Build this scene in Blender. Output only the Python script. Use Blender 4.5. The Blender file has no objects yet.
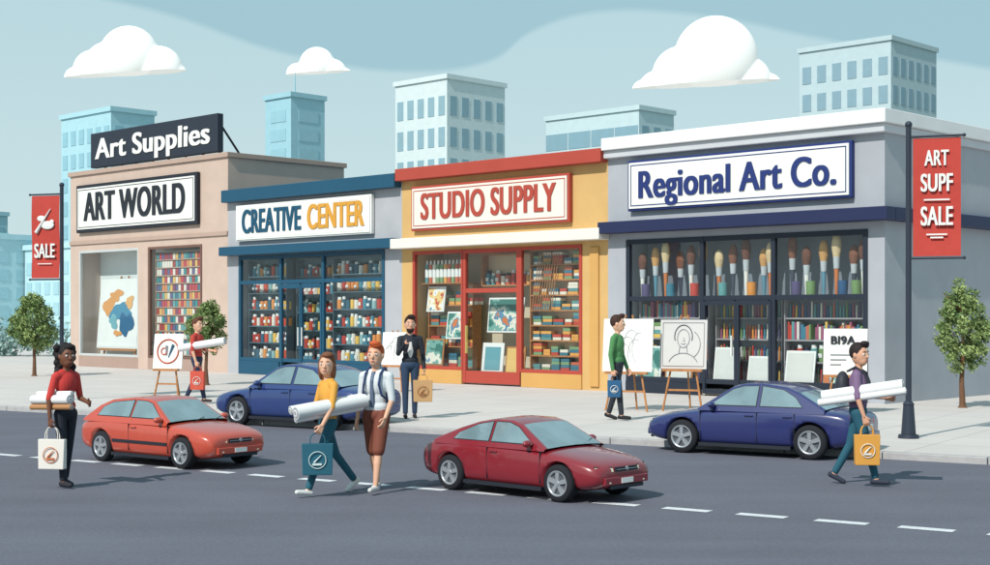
import bpy,bmesh,math,random
import numpy as np
from mathutils import Vector,Matrix
random.seed(4)
D=bpy.data; sc=bpy.context.scene
sc.view_settings.view_transform='Standard'
try: sc.view_settings.look='None'
except: pass
sc.view_settings.exposure=0
# ---------------------------------------------------------------- materials
def lin(c):
    c=c/255.0
    return c/12.92 if c<=0.04045 else ((c+0.055)/1.055)**2.4
def mat(name,rgb,k=0.85,rough=0.75,metal=0,var=0.10,scale=6,bump=0.0,bscale=60,coat=0,spec=0.35,emit=0):
    m=D.materials.new(name); m.use_nodes=True; nt=m.node_tree; b=nt.nodes['Principled BSDF']
    c=[lin(v)*k for v in rgb]
    b.inputs['Roughness'].default_value=rough; b.inputs['Metallic'].default_value=metal
    b.inputs['Specular IOR Level'].default_value=spec
    b.inputs['Coat Weight'].default_value=coat; b.inputs['Coat Roughness'].default_value=0.06
    if emit: b.inputs['Emission Color'].default_value=c+[1]; b.inputs['Emission Strength'].default_value=emit
    tc=nt.nodes.new('ShaderNodeTexCoord')
    n=nt.nodes.new('ShaderNodeTexNoise'); n.inputs['Scale'].default_value=scale; n.inputs['Detail'].default_value=5
    nt.links.new(tc.outputs['Object'],n.inputs['Vector'])
    r=nt.nodes.new('ShaderNodeValToRGB')
    r.color_ramp.elements[0].position=0.3; r.color_ramp.elements[1].position=0.7
    r.color_ramp.elements[0].color=[v*(1-var) for v in c]+[1]
    r.color_ramp.elements[1].color=[min(1,v*(1+var)) for v in c]+[1]
    nt.links.new(n.outputs['Fac'],r.inputs['Fac']); nt.links.new(r.outputs['Color'],b.inputs['Base Color'])
    if bump>0:
        n2=nt.nodes.new('ShaderNodeTexNoise'); n2.inputs['Scale'].default_value=bscale; n2.inputs['Detail'].default_value=6
        nt.links.new(tc.outputs['Object'],n2.inputs['Vector'])
        bp=nt.nodes.new('ShaderNodeBump'); bp.inputs['Strength'].default_value=bump; bp.inputs['Distance'].default_value=0.02
        nt.links.new(n2.outputs['Fac'],bp.inputs['Height']); nt.links.new(bp.outputs['Normal'],b.inputs['Normal'])
    return m
def glass_mat(name,tint):
    m=D.materials.new(name); m.use_nodes=True; nt=m.node_tree; nt.nodes.clear()
    o=nt.nodes.new('ShaderNodeOutputMaterial'); mx=nt.nodes.new('ShaderNodeMixShader')
    t=nt.nodes.new('ShaderNodeBsdfTransparent'); t.inputs[0].default_value=tint+(1,)
    g=nt.nodes.new('ShaderNodeBsdfGlossy'); g.inputs['Roughness'].default_value=0.02
    lw=nt.nodes.new('ShaderNodeLayerWeight'); lw.inputs[0].default_value=.5
    p=nt.nodes.new('ShaderNodeMath'); p.operation='POWER'; p.inputs[1].default_value=4; nt.links.new(lw.outputs['Facing'],p.inputs[0])
    f=nt.nodes.new('ShaderNodeMath'); f.operation='MULTIPLY_ADD'; f.inputs[1].default_value=.7; f.inputs[2].default_value=.06; nt.links.new(p.outputs[0],f.inputs[0])
    nt.links.new(f.outputs[0],mx.inputs[0]); nt.links.new(t.outputs[0],mx.inputs[1]); nt.links.new(g.outputs[0],mx.inputs[2])
    nt.links.new(mx.outputs[0],o.inputs[0]); return m
_mc={}
def cm(rgb,rough=0.6,k=0.85,**kw):
    kw.setdefault('var',.035); kw.setdefault('scale',1.5)
    key=(tuple(rgb),rough,k,tuple(kw.items()))
    if key not in _mc: _mc[key]=mat('paint_%d_%d_%d'%tuple(rgb),rgb,k=k,rough=rough,**kw)
    return _mc[key]
SHOPGLASS=glass_mat('shop_glass',(0.93,0.97,0.98))
WHITE=cm((242,242,238)); BLACK=cm((38,42,52)); WOOD=cm((186,128,80),scale=14,var=.2); DWOOD=cm((120,78,52))
GREYD=cm((70,76,86))
# ---------------------------------------------------------------- mesh builder
class MB:
    def __init__(s): s.v=[];s.f=[];s.m=[];s.sm=[];s.mats=[]
    def mi(s,m):
        if m not in s.mats: s.mats.append(m)
        return s.mats.index(m)
    def add(s,vs,fs,m,smooth=False):
        b=len(s.v); s.v+= [tuple(v) for v in vs]; i=s.mi(m)
        for f in fs: s.f.append(tuple(b+k for k in f)); s.m.append(i); s.sm.append(smooth)
    def hexa(s,vs,m):
        s.add(vs,[(0,3,2,1),(4,5,6,7),(0,1,5,4),(1,2,6,5),(2,3,7,6),(3,0,4,7)],m)
    def box(s,x0,x1,y0,y1,z0,z1,m):
        s.hexa([(x0,y0,z0),(x1,y0,z0),(x1,y1,z0),(x0,y1,z0),(x0,y0,z1),(x1,y0,z1),(x1,y1,z1),(x0,y1,z1)],m)
    def cyl(s,p0,p1,r0,r1,m,n=12,smooth=True,caps=True):
        p0=Vector(p0);p1=Vector(p1); d=(p1-p0)
        if d.length<1e-6: return
        d.normalize(); a=d.orthogonal().normalized(); b=d.cross(a)
        vs=[]
        for p,r in((p0,r0),(p1,r1)):
            for i in range(n):
                t=2*math.pi*i/n; vs.append(p+(a*math.cos(t)+b*math.sin(t))*r)
        s.add(vs,[(i,(i+1)%n,n+(i+1)%n,n+i) for i in range(n)],m,smooth)
        if caps:
            s.add(vs[:n],[tuple(range(n-1,-1,-1))],m); s.add(vs[n:],[tuple(range(n))],m)
    def ball(s,c,r,m,nu=12,nv=8,rot=None,smooth=True):
        c=Vector(c)
        if not hasattr(r,'__len__'): r=(r,r,r)
        vs=[];fs=[]
        def P(x,y,z):
            v=Vector((x*r[0],y*r[1],z*r[2]))
            if rot: v=rot@v
            return c+v
        vs.append(P(0,0,-1))
        for j in range(1,nv):
            ph=-math.pi/2+math.pi*j/nv
            for i in range(nu):
                t=2*math.pi*i/nu; vs.append(P(math.cos(ph)*math.cos(t),math.cos(ph)*math.sin(t),math.sin(ph)))
        vs.append(P(0,0,1)); L=len(vs)-1
        for i in range(nu):
            fs.append((0,1+(i+1)%nu,1+i)); b=1+(nv-2)*nu; fs.append((L,b+i,b+(i+1)%nu))
        for j in range(nv-2):
            for i in range(nu):
                a=1+j*nu; fs.append((a+i,a+(i+1)%nu,a+nu+(i+1)%nu,a+nu+i))
        s.add(vs,fs,m,smooth)
    def cap(s,p0,p1,r0,r1,m,n=12):
        s.cyl(p0,p1,r0,r1,m,n); s.ball(p0,r0,m,n,8); s.ball(p1,r1,m,n,8)
    def lathe(s,c,prof,m,n=28,smooth=True): # axis y
        vs=[]
        for (y,r) in prof:
            for i in range(n):
                t=2*math.pi*i/n; vs.append((c[0]+r*math.cos(t),c[1]+y,c[2]+r*math.sin(t)))
        k=len(prof)
        s.add(vs,[(j*n+i,j*n+(i+1)%n,(j+1)*n+(i+1)%n,(j+1)*n+i) for j in range(k-1) for i in range(n)],m,smooth)
    def mesh(s,name):
        me=D.meshes.new(name); me.from_pydata(s.v,[],s.f)
        for m in s.mats: me.materials.append(m)
        me.polygons.foreach_set('material_index',s.m); me.polygons.foreach_set('use_smooth',s.sm)
        bm=bmesh.new(); bm.from_mesh(me); bmesh.ops.recalc_face_normals(bm,faces=bm.faces); bm.to_mesh(me); bm.free()
        return me
    def build(s,name,parent=None,bevel=0,seg=2):
        o=D.objects.new(name,s.mesh(name)); sc.collection.objects.link(o)
        if parent: o.parent=parent
        if bevel:
            b=o.modifiers.new('b','BEVEL'); b.width=bevel; b.segments=seg; b.limit_method='ANGLE'
        return o
def empty(name,loc,rz=0,s=1):
    e=D.objects.new(name,None); sc.collection.objects.link(e); e.empty_display_size=.3
    e.location=loc; e.rotation_euler=(0,0,rz); e.scale=(s,s,s); return e
def evalmesh(o):
    bpy.context.view_layer.update()
    dg=bpy.context.evaluated_depsgraph_get()
    return D.meshes.new_from_object(o.evaluated_get(dg))
def txt(parent,body,m,x,z,w,h,y,bold=0.03,shear=0,rz=0):
    # bold stroke weight: the same letters cut three deep, each layer nudged sideways
    res=None; c=None
    for i,dx_ in enumerate((0,-1,1)):
        if c is None:
            c=D.curves.new('lettering','FONT'); c.body=body; c.align_x='CENTER'; c.align_y='CENTER'; c.size=1
            c.offset=min(bold,.006); c.extrude=0.02; c.materials.append(m); c.space_character=1.0+bold*1.2
        o=D.objects.new('lettering',c); sc.collection.objects.link(o)
        if res is None:
            bpy.context.view_layer.update(); res=(o.dimensions[0],o.dimensions[1])
        sx=w/(res[0]+2*bold*.8)
        o.parent=parent; o.rotation_euler=(math.pi/2,rz,0); o.location=(x+dx_*bold*.8*sx,y-.0015*i,z); o.scale=(sx,h/res[1],.5)
    return o
# ---------------------------------------------------------------- frames
U=Vector((.720,-.694,0)); V=Vector((.694,.720,0)); P0=Vector((8.76,32.36,0)); FR=-math.atan2(.694,.720)
def fac(s,w=0,z=0): return P0+U*s-V*w+Vector((0,0,z))
RZ=-0.10; K=1.05
KU=Vector((.84,-.543,0)); KN=Vector((-.543,-.84,0)); K2=Vector((7.0,20.35,0)); KR=-math.atan2(.543,.84)
def st(a,b,z): return K2+KU*a+KN*b+Vector((0,0,z))
# ---------------------------------------------------------------- ground
def sheet(name,pts,m):
    b=MB(); b.add(pts,[tuple(range(len(pts)))],m); return b.build(name)
gm=mat('ground_mat',(150,160,150),k=.6,var=.15,scale=.3)
sheet('ground',[(-1500,-1500,RZ-.012),(1500,-1500,RZ-.012),(1500,1500,RZ-.012),(-1500,1500,RZ-.012)],gm)
def mulnode(m,fn):
    nt=m.node_tree; b=nt.nodes['Principled BSDF']; src=b.inputs['Base Color'].links[0].from_socket
    f=fn(nt); vm=nt.nodes.new('ShaderNodeVectorMath'); vm.operation='MULTIPLY'; nt.links.new(src,vm.inputs[0]); nt.links.new(f,vm.inputs[1]); nt.links.new(vm.outputs[0],b.inputs['Base Color'])
def noisefac(scale,lo,hi,detail=4,a=.3,bb=.7,stretch=None):
    def fn(nt):
        tc=nt.nodes.new('ShaderNodeTexCoord'); n=nt.nodes.new('ShaderNodeTexNoise'); n.inputs['Scale'].default_value=scale; n.inputs['Detail'].default_value=detail
        src=tc.outputs['Object']
        if stretch:
            mp=nt.nodes.new('ShaderNodeMapping'); mp.inputs['Rotation'].default_value=(0,0,-KR); mp.inputs['Scale'].default_value=stretch; nt.links.new(src,mp.inputs[0]); src=mp.outputs[0]
        nt.links.new(src,n.inputs['Vector'])
        mr=nt.nodes.new('ShaderNodeMapRange'); mr.inputs[1].default_value=a; mr.inputs[2].default_value=bb; mr.inputs[3].default_value=lo; mr.inputs[4].default_value=hi
        nt.links.new(n.outputs['Fac'],mr.inputs[0]); cb=nt.nodes.new('ShaderNodeCombineXYZ')
        for i in range(3): nt.links.new(mr.outputs[0],cb.inputs[i])
        return cb.outputs[0]
    return fn
asph=mat('asphalt',(104,105,116),k=.98,rough=.92,var=.06,scale=.5,bump=.3,bscale=45,spec=.15)
mulnode(asph,noisefac(28,.90,1.10)); mulnode(asph,noisefac(1.0,.93,1.05,stretch=(.15,1.4,1)))
sheet('road',[st(-300,.15,RZ),st(200,.15,RZ),st(200,34,RZ),st(-300,34,RZ)],asph)
pave=mat('paving',(224,216,211),k=.80,rough=.85,var=.04,scale=.8,bump=.1,bscale=30)
def brick(nt):
    tc=nt.nodes.new('ShaderNodeTexCoord'); mp=nt.nodes.new('ShaderNodeMapping'); mp.inputs['Rotation'].default_value=(0,0,-KR)
    nt.links.new(tc.outputs['Object'],mp.inputs['Vector'])
    br=nt.nodes.new('ShaderNodeTexBrick'); br.offset=0; br.inputs['Scale'].default_value=1; br.inputs['Mortar Size'].default_value=.012
    br.inputs['Brick Width'].default_value=1.6; br.inputs['Row Height'].default_value=1.6
    br.inputs['Color1'].default_value=(1,1,1,1); br.inputs['Color2'].default_value=(.95,.95,.96,1); br.inputs['Mortar'].default_value=(.66,.64,.64,1)
    nt.links.new(mp.outputs[0],br.inputs['Vector']); return br.outputs['Color']
mulnode(pave,brick)
sheet('sidewalk',[st(-300,0,0),st(200,0,0),st(200,-20,0),st(40,-60,0),st(-300,-60,0)],pave)
kb=MB(); km=mat('kerb_stone',(188,186,186),k=.8,bump=.1)
for i in range(-60,50):
    a=st(i*1.5+.006,0,0); c=st(i*1.5+1.494,0,0); dN=KN*.16
    z0=Vector((0,0,RZ-.02)); z1=Vector((0,0,.004))
    kb.hexa([a+z0,c+z0,c+dN+z0,a+dN+z0,a+z1,c+z1,c+dN+z1,a+dN+z1],km)
kb.build('kerb',bevel=.015)
lm=MB(); wm=mat('road_paint',(232,234,238),k=.8,var=.14,scale=25)
LP=Vector((4.54*K,13.21*K,0)); LB=(LP-K2).dot(KN); LA=(LP-K2).dot(KU)
for i in range(-40,30):
    a0=LA+i*.86; lm.add([st(a0,LB-.02,RZ+.004),st(a0+.54,LB-.02,RZ+.004),st(a0+.54,LB+.15,RZ+.004),st(a0,LB+.15,RZ+.004)],[(0,1,2,3)],wm)
lm.build('lane_markings')
# ---------------------------------------------------------------- stock
PAL=[(206,74,62),(232,150,66),(240,196,96),(70,134,154),(48,92,136),(104,164,164),(235,230,215),(164,88,120),(124,156,100),(96,84,124),(214,120,98)]
def rc(pal=PAL): return cm(random.choice(pal),.5)
def shelf(b,x0,x1,y0,y1,z0,z1,rows,kind,frame,pal=PAL,dens=1.0,back=None):
    h=(z1-z0)/rows
    b.box(x0-.03,x0,y0,y1,z0,z1,frame); b.box(x1,x1+.03,y0,y1,z0,z1,frame)
    if back: b.box(x0,x1,y1-.02,y1,z0,z1,back)
    for r in range(rows+1): b.box(x0,x1,y0+.005,y1-.025,z0+r*h-.02,z0+r*h+.02,frame)
    for r in range(rows):
        z=z0+r*h+.021; x=x0+.04; k=kind if kind!='mix' else random.choice(['jars','books','boxes','tubes'])
        while x<x1-.12:
            if k=='jars':
                w=random.uniform(.16,.22)/dens; hh=min(h*.76,random.uniform(.32,.44)); c=rc(pal)
                b.cyl((x+w/2,y0+.16,z),(x+w/2,y0+.16,z+hh*.78),w*.46,w*.46,c,10); b.cyl((x+w/2,y0+.16,z+hh*.78),(x+w/2,y0+.16,z+hh),w*.36,w*.34,WHITE if random.random()<.6 else BLACK,10)
                if random.random()<.5: b.box(x+w*.22,x+w*.78,y0+.16-w*.49,y0+.16-w*.4,z+hh*.25,z+hh*.5,WHITE)
                x+=w+.02
            elif k=='books':
                w=random.uniform(.03,.07); hh=h*random.uniform(.55,.82); b.box(x,x+w,y0+.06,y1-.05,z,z+hh,rc(pal)); x+=w+.006
                if random.random()<.06: x+=.12
            elif k=='boxes':
                w=random.uniform(.22,.38); n=random.randint(2,4); zz=z
                for i in range(n):
                    t=min(h*.2,.1); b.box(x+random.uniform(0,.03),x+w,y0+.05,y1-.05,zz,zz+t-.006,rc(pal)); zz+=t
                x+=w+.05
            elif k=='tubes':
                w=.07; hh=h*random.uniform(.5,.75); b.cyl((x+w/2,y0+.12,z),(x+w/2,y0+.12,z+hh),w*.45,w*.3,rc(pal),6); x+=w+.015
            elif k=='squares':
                w=.175; b.box(x,x+w-.025,y0+.02,y1-.05,z,z+h*.76,rc(pal)); x+=w
            if x>x1-.1: break
def brush(b,x,y,z,H,col,hc):
    b.cyl((x,y,z),(x,y,z+H*.42),.035,.06,hc,10); b.cyl((x,y,z+H*.42),(x,y,z+H*.62),.07,.085,cm((200,204,208),.4),12)
    b.ball((x,y,z+H*.79),(.125,.09,H*.21),col,12,8); b.cyl((x,y,z+H*.6),(x,y,z+H*.78),.082,.122,col,12)
def canvas(b,x0,x1,z0,z1,y,lean,frame,m,t=.03,e=.05):
    b.hexa([(x0,y,z0),(x1,y,z0),(x1,y+t,z0),(x0,y+t,z0),(x0,y+lean,z1),(x1,y+lean,z1),(x1,y+lean+t,z1),(x0,y+lean+t,z1)],frame)
    f=lambda z:y+lean*(z-z0)/(z1-z0)-.012
    za,zb=z0+e,z1-e
    b.hexa([(x0+e,f(za),za),(x1-e,f(za),za),(x1-e,f(za)+.008,za),(x0+e,f(za)+.008,za),(x0+e,f(zb),zb),(x1-e,f(zb),zb),(x1-e,f(zb)+.008,zb),(x0+e,f(zb)+.008,zb)],m)
def artmat(name,cols,scale=2,seed=0):
    m=D.materials.new(name); m.use_nodes=True; nt=m.node_tree; b=nt.nodes['Principled BSDF']; b.inputs['Roughness'].default_value=.8
    tc=nt.nodes.new('ShaderNodeTexCoord'); mp=nt.nodes.new('ShaderNodeMapping'); mp.inputs['Location'].default_value=(seed,seed*2,seed)
    n=nt.nodes.new('ShaderNodeTexNoise'); n.inputs['Scale'].default_value=scale; n.inputs['Detail'].default_value=3
    r=nt.nodes.new('ShaderNodeValToRGB'); r.color_ramp.interpolation='CONSTANT'
    for i,(p,c) in enumerate(cols):
        e=r.color_ramp.elements[i] if i<2 else r.color_ramp.elements.new(p)
        e.position=p; e.color=[lin(q)*.88 for q in c]+[1]
    nt.links.new(tc.outputs['Object'],mp.inputs[0]); nt.links.new(mp.outputs[0],n.inputs['Vector']); nt.links.new(n.outputs['Fac'],r.inputs[0]); nt.links.new(r.outputs[0],b.inputs['Base Color'])
    return m
MAPART=artmat('map_painting',[(0,(210,120,60)),(.36,(228,175,100)),(.44,(240,238,228)),(.55,(110,165,180)),(.58,(50,110,150)),(.66,(222,150,80)),(.70,(240,236,226))],1.1,3)
LANDART=artmat('landscape_painting',[(0,(60,120,110)),(.42,(120,170,160)),(.5,(228,226,210)),(.58,(90,140,170)),(.64,(210,120,70))],2.2,1)
ABSTRACT=artmat('abstract_painting',[(0,(200,90,70)),(.4,(235,200,130)),(.5,(240,238,230)),(.6,(80,130,150))],3,7)
# ---------------------------------------------------------------- stores
def store(s0,W,H,dep,ox0,ox1,zt,wall,inner,plinth,pl=.28,ins=1.3):
    e=empty('art_supply_store',fac(s0),FR)
    b=MB()
    b.box(0,W,ins,dep,0,H,wall)
    b.box(0,ox0,0,ins,0,H,wall); b.box(ox1,W,0,ins,0,H,wall); b.box(ox0,ox1,0,ins,zt,H,wall)
    b.build('walls',e)
    b=MB(); b.box(ox0,ox1,ins-.04,ins-.002,.1,zt-.002,inner); b.box(ox0+.002,ox1-.002,.1,ins-.045,.02,.14,cm((214,204,192))); b.build('interior_wall',e)
    return e
def frames(e,xs,z0,z1,zs,m,w=.08,door=None,dm=None,name='window_frame'):
    b=MB()
    for x in xs: b.box(x-w/2,x+w/2,-.03,.08,z0,z1,m)
    for i in range(len(xs)-1):
        for z in [z0+w/2,z1-w/2]+zs: b.box(xs[i]+w/2,xs[i+1]-w/2,-.024,.074,z-w/2,z+w/2,m)
    b.build(name,e,bevel=.006)
    b=MB(); b.add([(xs[0],.03,z0),(xs[-1],.03,z0),(xs[-1],.03,z1),(xs[0],.03,z1)],[(0,1,2,3)],SHOPGLASS); b.build('glass',e)
def store_sign(s0,s1,z0,z1,border,board,texts,bw=.09):
    e=empty('store_sign',fac(s0,.02),FR); W=s1-s0
    b=MB(); b.box(0,W,-.13,0,z0,z1,border); b.build('sign_border',e,bevel=.015)
    b=MB(); b.box(bw,W-bw,-.16,-.131,z0+bw,z1-bw,board); b.build('sign_board',e)
    b=MB()
    q=bw+.06; t=.025
    b.box(q,W-q,-.166,-.161,z0+q,z0+q+t,border); b.box(q,W-q,-.166,-.161,z1-q-t,z1-q,border); b.box(q,q+t,-.166,-.161,z0+q+t,z1-q-t,border); b.box(W-q-t,W-q,-.166,-.161,z0+q+t,z1-q-t,border)
    b.build('keyline',e)
    for (t_,m,xc,w,zc,h,bo) in texts: txt(e,t_,m,xc,zc,w,h,-.175,bo)
    return e
# Art World
tan=mat('tan_stucco',(208,184,170),bump=.15,var=.05,scale=1.5); tand=cm((176,150,138))
aw=store(-35.5,10.54,7.45,5.2,.7,9.0,4.5,tan,cm((232,238,236)),tan,ins=.95)
b=MB(); b.box(-.08,10.62,-.08,5.28,7.45,7.62,cm((190,164,150))); b.box(0.0,10.54,-.06,-.002,4.75,4.9,cm((190,164,150)));b.box(.7,4.95,-.05,.12,0,.42,tand); b.box(5.6,9.0,-.05,.12,0,.42,tand); b.box(4.95,5.6,-.05,.3,0,4.5,tan); b.build('cornice_and_plinth',aw,bevel=.01)
frames(aw,[.75,4.9],.42,4.5,[],cm((200,205,205)),.09)
frames(aw,[5.65,8.95],.42,4.5,[],cm((120,90,80)),.09)
b=MB(); shelf(b,5.75,8.85,.2,.45,.55,4.3,13,'squares',cm((190,160,140)),[(204,80,90),(144,84,110),(80,124,144),(240,230,215),(120,170,170),(226,150,104),(180,74,72),(110,104,144),(245,235,225),(236,190,110),(70,150,150)],back=cm((214,196,184))); b.build('paint_rack',aw)
e=empty('painting_easel',fac(-35.5+2.7,-.5),FR)
b=MB()
for sx in(-1,1): b.cyl((sx*1.2,0,.14),(sx*.25,.3,3.5),.05,.04,WOOD,8)
b.box(-1.3,1.3,-.06,.1,.62,.72,WOOD); b.build('stand',e)
b=MB(); canvas(b,-1.5,1.4,.72,3.4,-.06,.22,WHITE,WHITE)
def blob(cx,cz,rx,rz,m,seed,yy):
    rnd=random.Random(seed); n=22; ph=[rnd.uniform(0,6.28) for _ in range(3)]; pts=[]
    for i in range(n):
        a=2*math.pi*i/n; r=1+.22*math.sin(2*a+ph[0])+.16*math.sin(3*a+ph[1])+.12*math.sin(5*a+ph[2]); x=cx+rx*r*math.cos(a); z=cz+rz*r*math.sin(a)
        pts.append((x,-.06+.22*(z-.72)/2.68-yy,z))
    b.add(pts,[tuple(range(n))],m)
blob(-.75,2.35,.36,.42,cm((226,158,90)),1,.020); blob(-.3,2.75,.45,.22,cm((226,158,90)),2,.023); blob(.1,2.1,.62,.42,cm((72,140,170)),3,.026); blob(.55,1.65,.42,.5,cm((40,100,140)),4,.029); blob(-.35,1.75,.30,.25,cm((120,176,186)),5,.032); blob(.7,2.5,.3,.2,cm((232,176,110)),6,.035); blob(0,1.3,.25,.12,cm((226,158,90)),7,.038)
b.build('map_painting',e)
store_sign(-34.8,-26.6,5.2,7.05,BLACK,WHITE,[('ART WORLD',BLACK,4.1,6.9,.0+6.12,1.1,.055)],.13)
e=empty('rooftop_billboard',fac(-34.5,-.3),FR)
b=MB(); b.box(0,8.5,0,.25,7.75,9.1,cm((44,52,66))); b.build('panel',e,bevel=.02)
b=MB()
for x in(.6,2.8,5,7.2,8.2):
    b.cyl((x,.3,7.6),(x,.3,8.9),.05,.05,BLACK,8); b.cyl((x,1.3,7.6),(x,.3,8.8),.04,.04,BLACK,8)
b.build('supports',e)
txt(e,'Art Supplies',WHITE,4.25,8.42,7.7,1.05,-.02,.04)
# Creative Center
grey=mat('grey_render',(182,184,190),bump=.12,var=.05,scale=1.5); navyb=cm((32,84,112),.5)
cc=store(-24.96,8.89,6.15,12,.66,8.1,4.0,grey,cm((92,124,136)),navyb)
b=MB(); b.box(-.0,8.86,-.3,12,5.85,6.15+.12,navyb); b.build('roof_fascia',cc,bevel=.02)
b=MB(); b.box(.0,8.86,-.4,-.002,4.02,4.32,navyb); b.build('canopy',cc,bevel=.02)
b=MB(); b.box(.66,2.9,-.05,.2,0,.45,navyb); b.box(5.2,8.1,-.05,.2,0,.45,navyb); b.build('plinth',cc,bevel=.01)
frames(cc,[.7,2.95,5.15,8.06],.45,4.0,[3.1],navyb,.12)
b=MB(); 
for x in(3.02,4.02,4.08,5.08): b.box(x-.04,x+.04,-.05,.02,.05,3.0,navyb)
for z in(.12,2.95): b.box(3.06,3.98,-.045,.015,z-.08,z+.08,navyb); b.box(4.12,5.04,-.045,.015,z-.08,z+.08,navyb)
b.box(3.95,3.98,-.1,-.06,1.0,1.6,WHITE); b.box(4.14,4.17,-.1,-.06,1.0,1.6,WHITE)
b.build('door',cc)
b=MB(); cool=[(80,144,164),(214,88,66),(238,232,218),(244,196,96),(60,104,124),(194,70,58),(150,190,190),(232,150,80)]
shelf(b,.8,2.85,.3,.6,.5,3.85,6,'jars',cm((88,112,124)),cool,back=cm((120,142,150)))
shelf(b,3.1,5.1,.55,.85,.3,3.85,6,'jars',cm((88,112,124)),cool,back=cm((110,132,142)))
shelf(b,5.3,8.0,.3,.6,.5,3.85,6,'jars',cm((88,112,124)),cool,back=cm((120,142,150)))
b.build('shelves_of_jars',cc)
teal=cm((24,82,112)); gold=cm((222,160,60))
store_sign(-24.3,-17.3,4.5,5.72,WHITE,WHITE,[('CREATIVE',teal,2.0,3.2,5.11,.80,.06),('CENTER',gold,5.3,2.8,5.11,.80,.06)],.05)
# Studio Supply
yel=mat('ochre_render',(228,186,122),k=.76,bump=.12,var=.05,scale=1.5); red=cm((188,78,64),.55,k=.8); cream=cm((240,234,224))
ss=store(-16.07,8.04,6.2,12,.5,7.15,3.9,yel,cm((226,212,186)),yel)
b=MB(); b.box(.0,8.02,-.3,12,6.02,6.38,red); b.build('roof_fascia',ss,bevel=.02)
b=MB(); b.box(-.05,8.09,-.45,-.002,3.98,4.28,cream); b.build('canopy',ss,bevel=.02)
b=MB(); b.box(.5,2.6,-.05,.2,0,.4,cm((214,166,98))); b.box(4.95,7.15,-.05,.2,0,.4,cm((214,166,98))); b.box(7.45,7.75,-.06,-.002,.1,3.8,cm((214,166,98))); b.build('plinth',ss,bevel=.01)
frames(ss,[.54,2.6],.4,3.9,[],red,.1); frames(ss,[4.9,7.1],.4,3.9,[],red,.1)
frames(ss,[2.68,4.82],.05,3.9,[2.7],red,.13,name='door_frame')
b=MB(); b.box(2.8,2.86,-.1,-.04,.9,1.7,cm((230,200,120),.3,metal=.6)); b.box(2.75,4.75,-.02,.028,.06,.4,red);b.build('door_kick_and_handle',ss)
b=MB(); warm=[(212,110,78),(236,170,90),(100,154,154),(70,124,144),(240,232,214),(202,80,68),(134,166,122)]
shelf(b,.65,2.5,.5,.85,.45,2.9,4,'boxes',WOOD,warm,back=cm((220,198,164)))
shelf(b,5.0,7.0,.3,.65,.45,3.8,8,'boxes',WOOD,warm,back=cm((225,204,170)))
shelf(b,2.8,4.7,.6,.9,2.85,3.75,1,'jars',WOOD,warm,back=cm((220,198,164)))
b.build('shelves_of_stock',ss)
b=MB()
canvas(b,.75,1.5,2.1,2.85,.3,.1,WHITE,ABSTRACT); canvas(b,1.6,2.4,1.3,2.1,.28,.1,WHITE,LANDART); canvas(b,.7,1.5,.5,1.3,.25,.1,WOOD,LANDART)
canvas(b,3.1,4.5,1.5,2.5,.5,.1,WHITE,LANDART); canvas(b,2.95,3.8,.3,1.2,.4,.1,WHITE,cm((110,166,176)),e=.12); canvas(b,3.85,4.6,.3,1.1,.45,.1,WOOD,cm((236,196,120)))
b.build('framed_pictures',ss)
b=MB()
for i in range(11):
    x=.8+i*.16; c_=rc(warm); b.cyl((x,.3,2.95),(x,.3,3.5),.065,.065,c_,10); b.cyl((x,.3,3.12),(x,.3,3.36),.067,.067,WHITE,10); b.cyl((x,.3,3.5),(x,.3,3.62),.04,.03,WHITE,8)
for i in range(9):
    x=5.1+i*.09; b.cyl((x,.24,2.1),(x+.25,.28,3.7),.015,.012,WOOD,6)
b.box(.65,2.5,.2,.85,2.925,2.948,WOOD)
b.build('paint_tubes',ss)
store_sign(-15.5,-9.25,4.5,5.82,red,cream,[('STUDIO SUPPLY',red,3.12,5.35,5.16,.78,.045)],.07)
# Regional Art Co.
gr2=mat('blue_grey_render',(176,180,188),bump=.12,var=.05,scale=1.5); navy=cm((38,46,84),.5); nd=cm((40,48,62),.5)
ra=store(-8.03,8.03,6.3,14,.62,7.6,3.95,gr2,cm((134,142,152)),gr2)
b=MB(); b.box(.0,8.2,-.3,14.1,6.3,6.62,cm((240,240,241))); b.box(-.0,8.12,-.2,14,6.1,6.298,cm((205,208,214)));b.build('roof_fascia',ra,bevel=.02)
b=MB(); b.box(-.02,8.3,-.42,-.002,4.12,4.42,navy); b.box(8.032,8.3,.0,14,4.12,4.42,navy); b.build('canopy',ra,bevel=.02)
b=MB(); b.box(.62,2.95,-.05,.2,0,.3,nd); b.box(5.2,7.6,-.05,.2,0,.3,nd); b.build('plinth',ra,bevel=.01)
frames(ra,[.68,3.02,5.1,7.55],.3,3.95,[2.42],nd,.12)
b=MB()
for x in(3.1,4.04,4.1,5.02): b.box(x-.04,x+.04,-.05,.02,.05,2.34,nd)
for z in(.12,2.3): b.box(3.14,4.0,-.045,.015,z-.06,z+.06,nd); b.box(4.14,4.98,-.045,.015,z-.06,z+.06,nd)
b.box(3.95,3.98,-.12,-.06,1.0,1.5,WHITE); b.build('door',ra)
b=MB(); wl=cm((160,156,160))
shelf(b,.8,2.95,.35,.7,.35,2.44,4,'mix',wl,back=cm((150,154,162)))
shelf(b,3.1,5.0,.5,.8,.35,2.44,4,'tubes',wl,back=cm((150,154,162)))
shelf(b,5.2,7.5,.35,.7,.35,2.44,4,'mix',wl,back=cm((150,154,162)))
b.box(.7,7.5,.78,.80,2.48,3.94,cm((134,142,152)))
b.build('shelves_of_stock',ra)
b=MB(); bc=[(116,76,62),(216,164,104),(226,200,156),(140,92,72)]; hcs=[(244,240,232),(70,74,90),(214,124,70),(100,150,170)]
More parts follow.
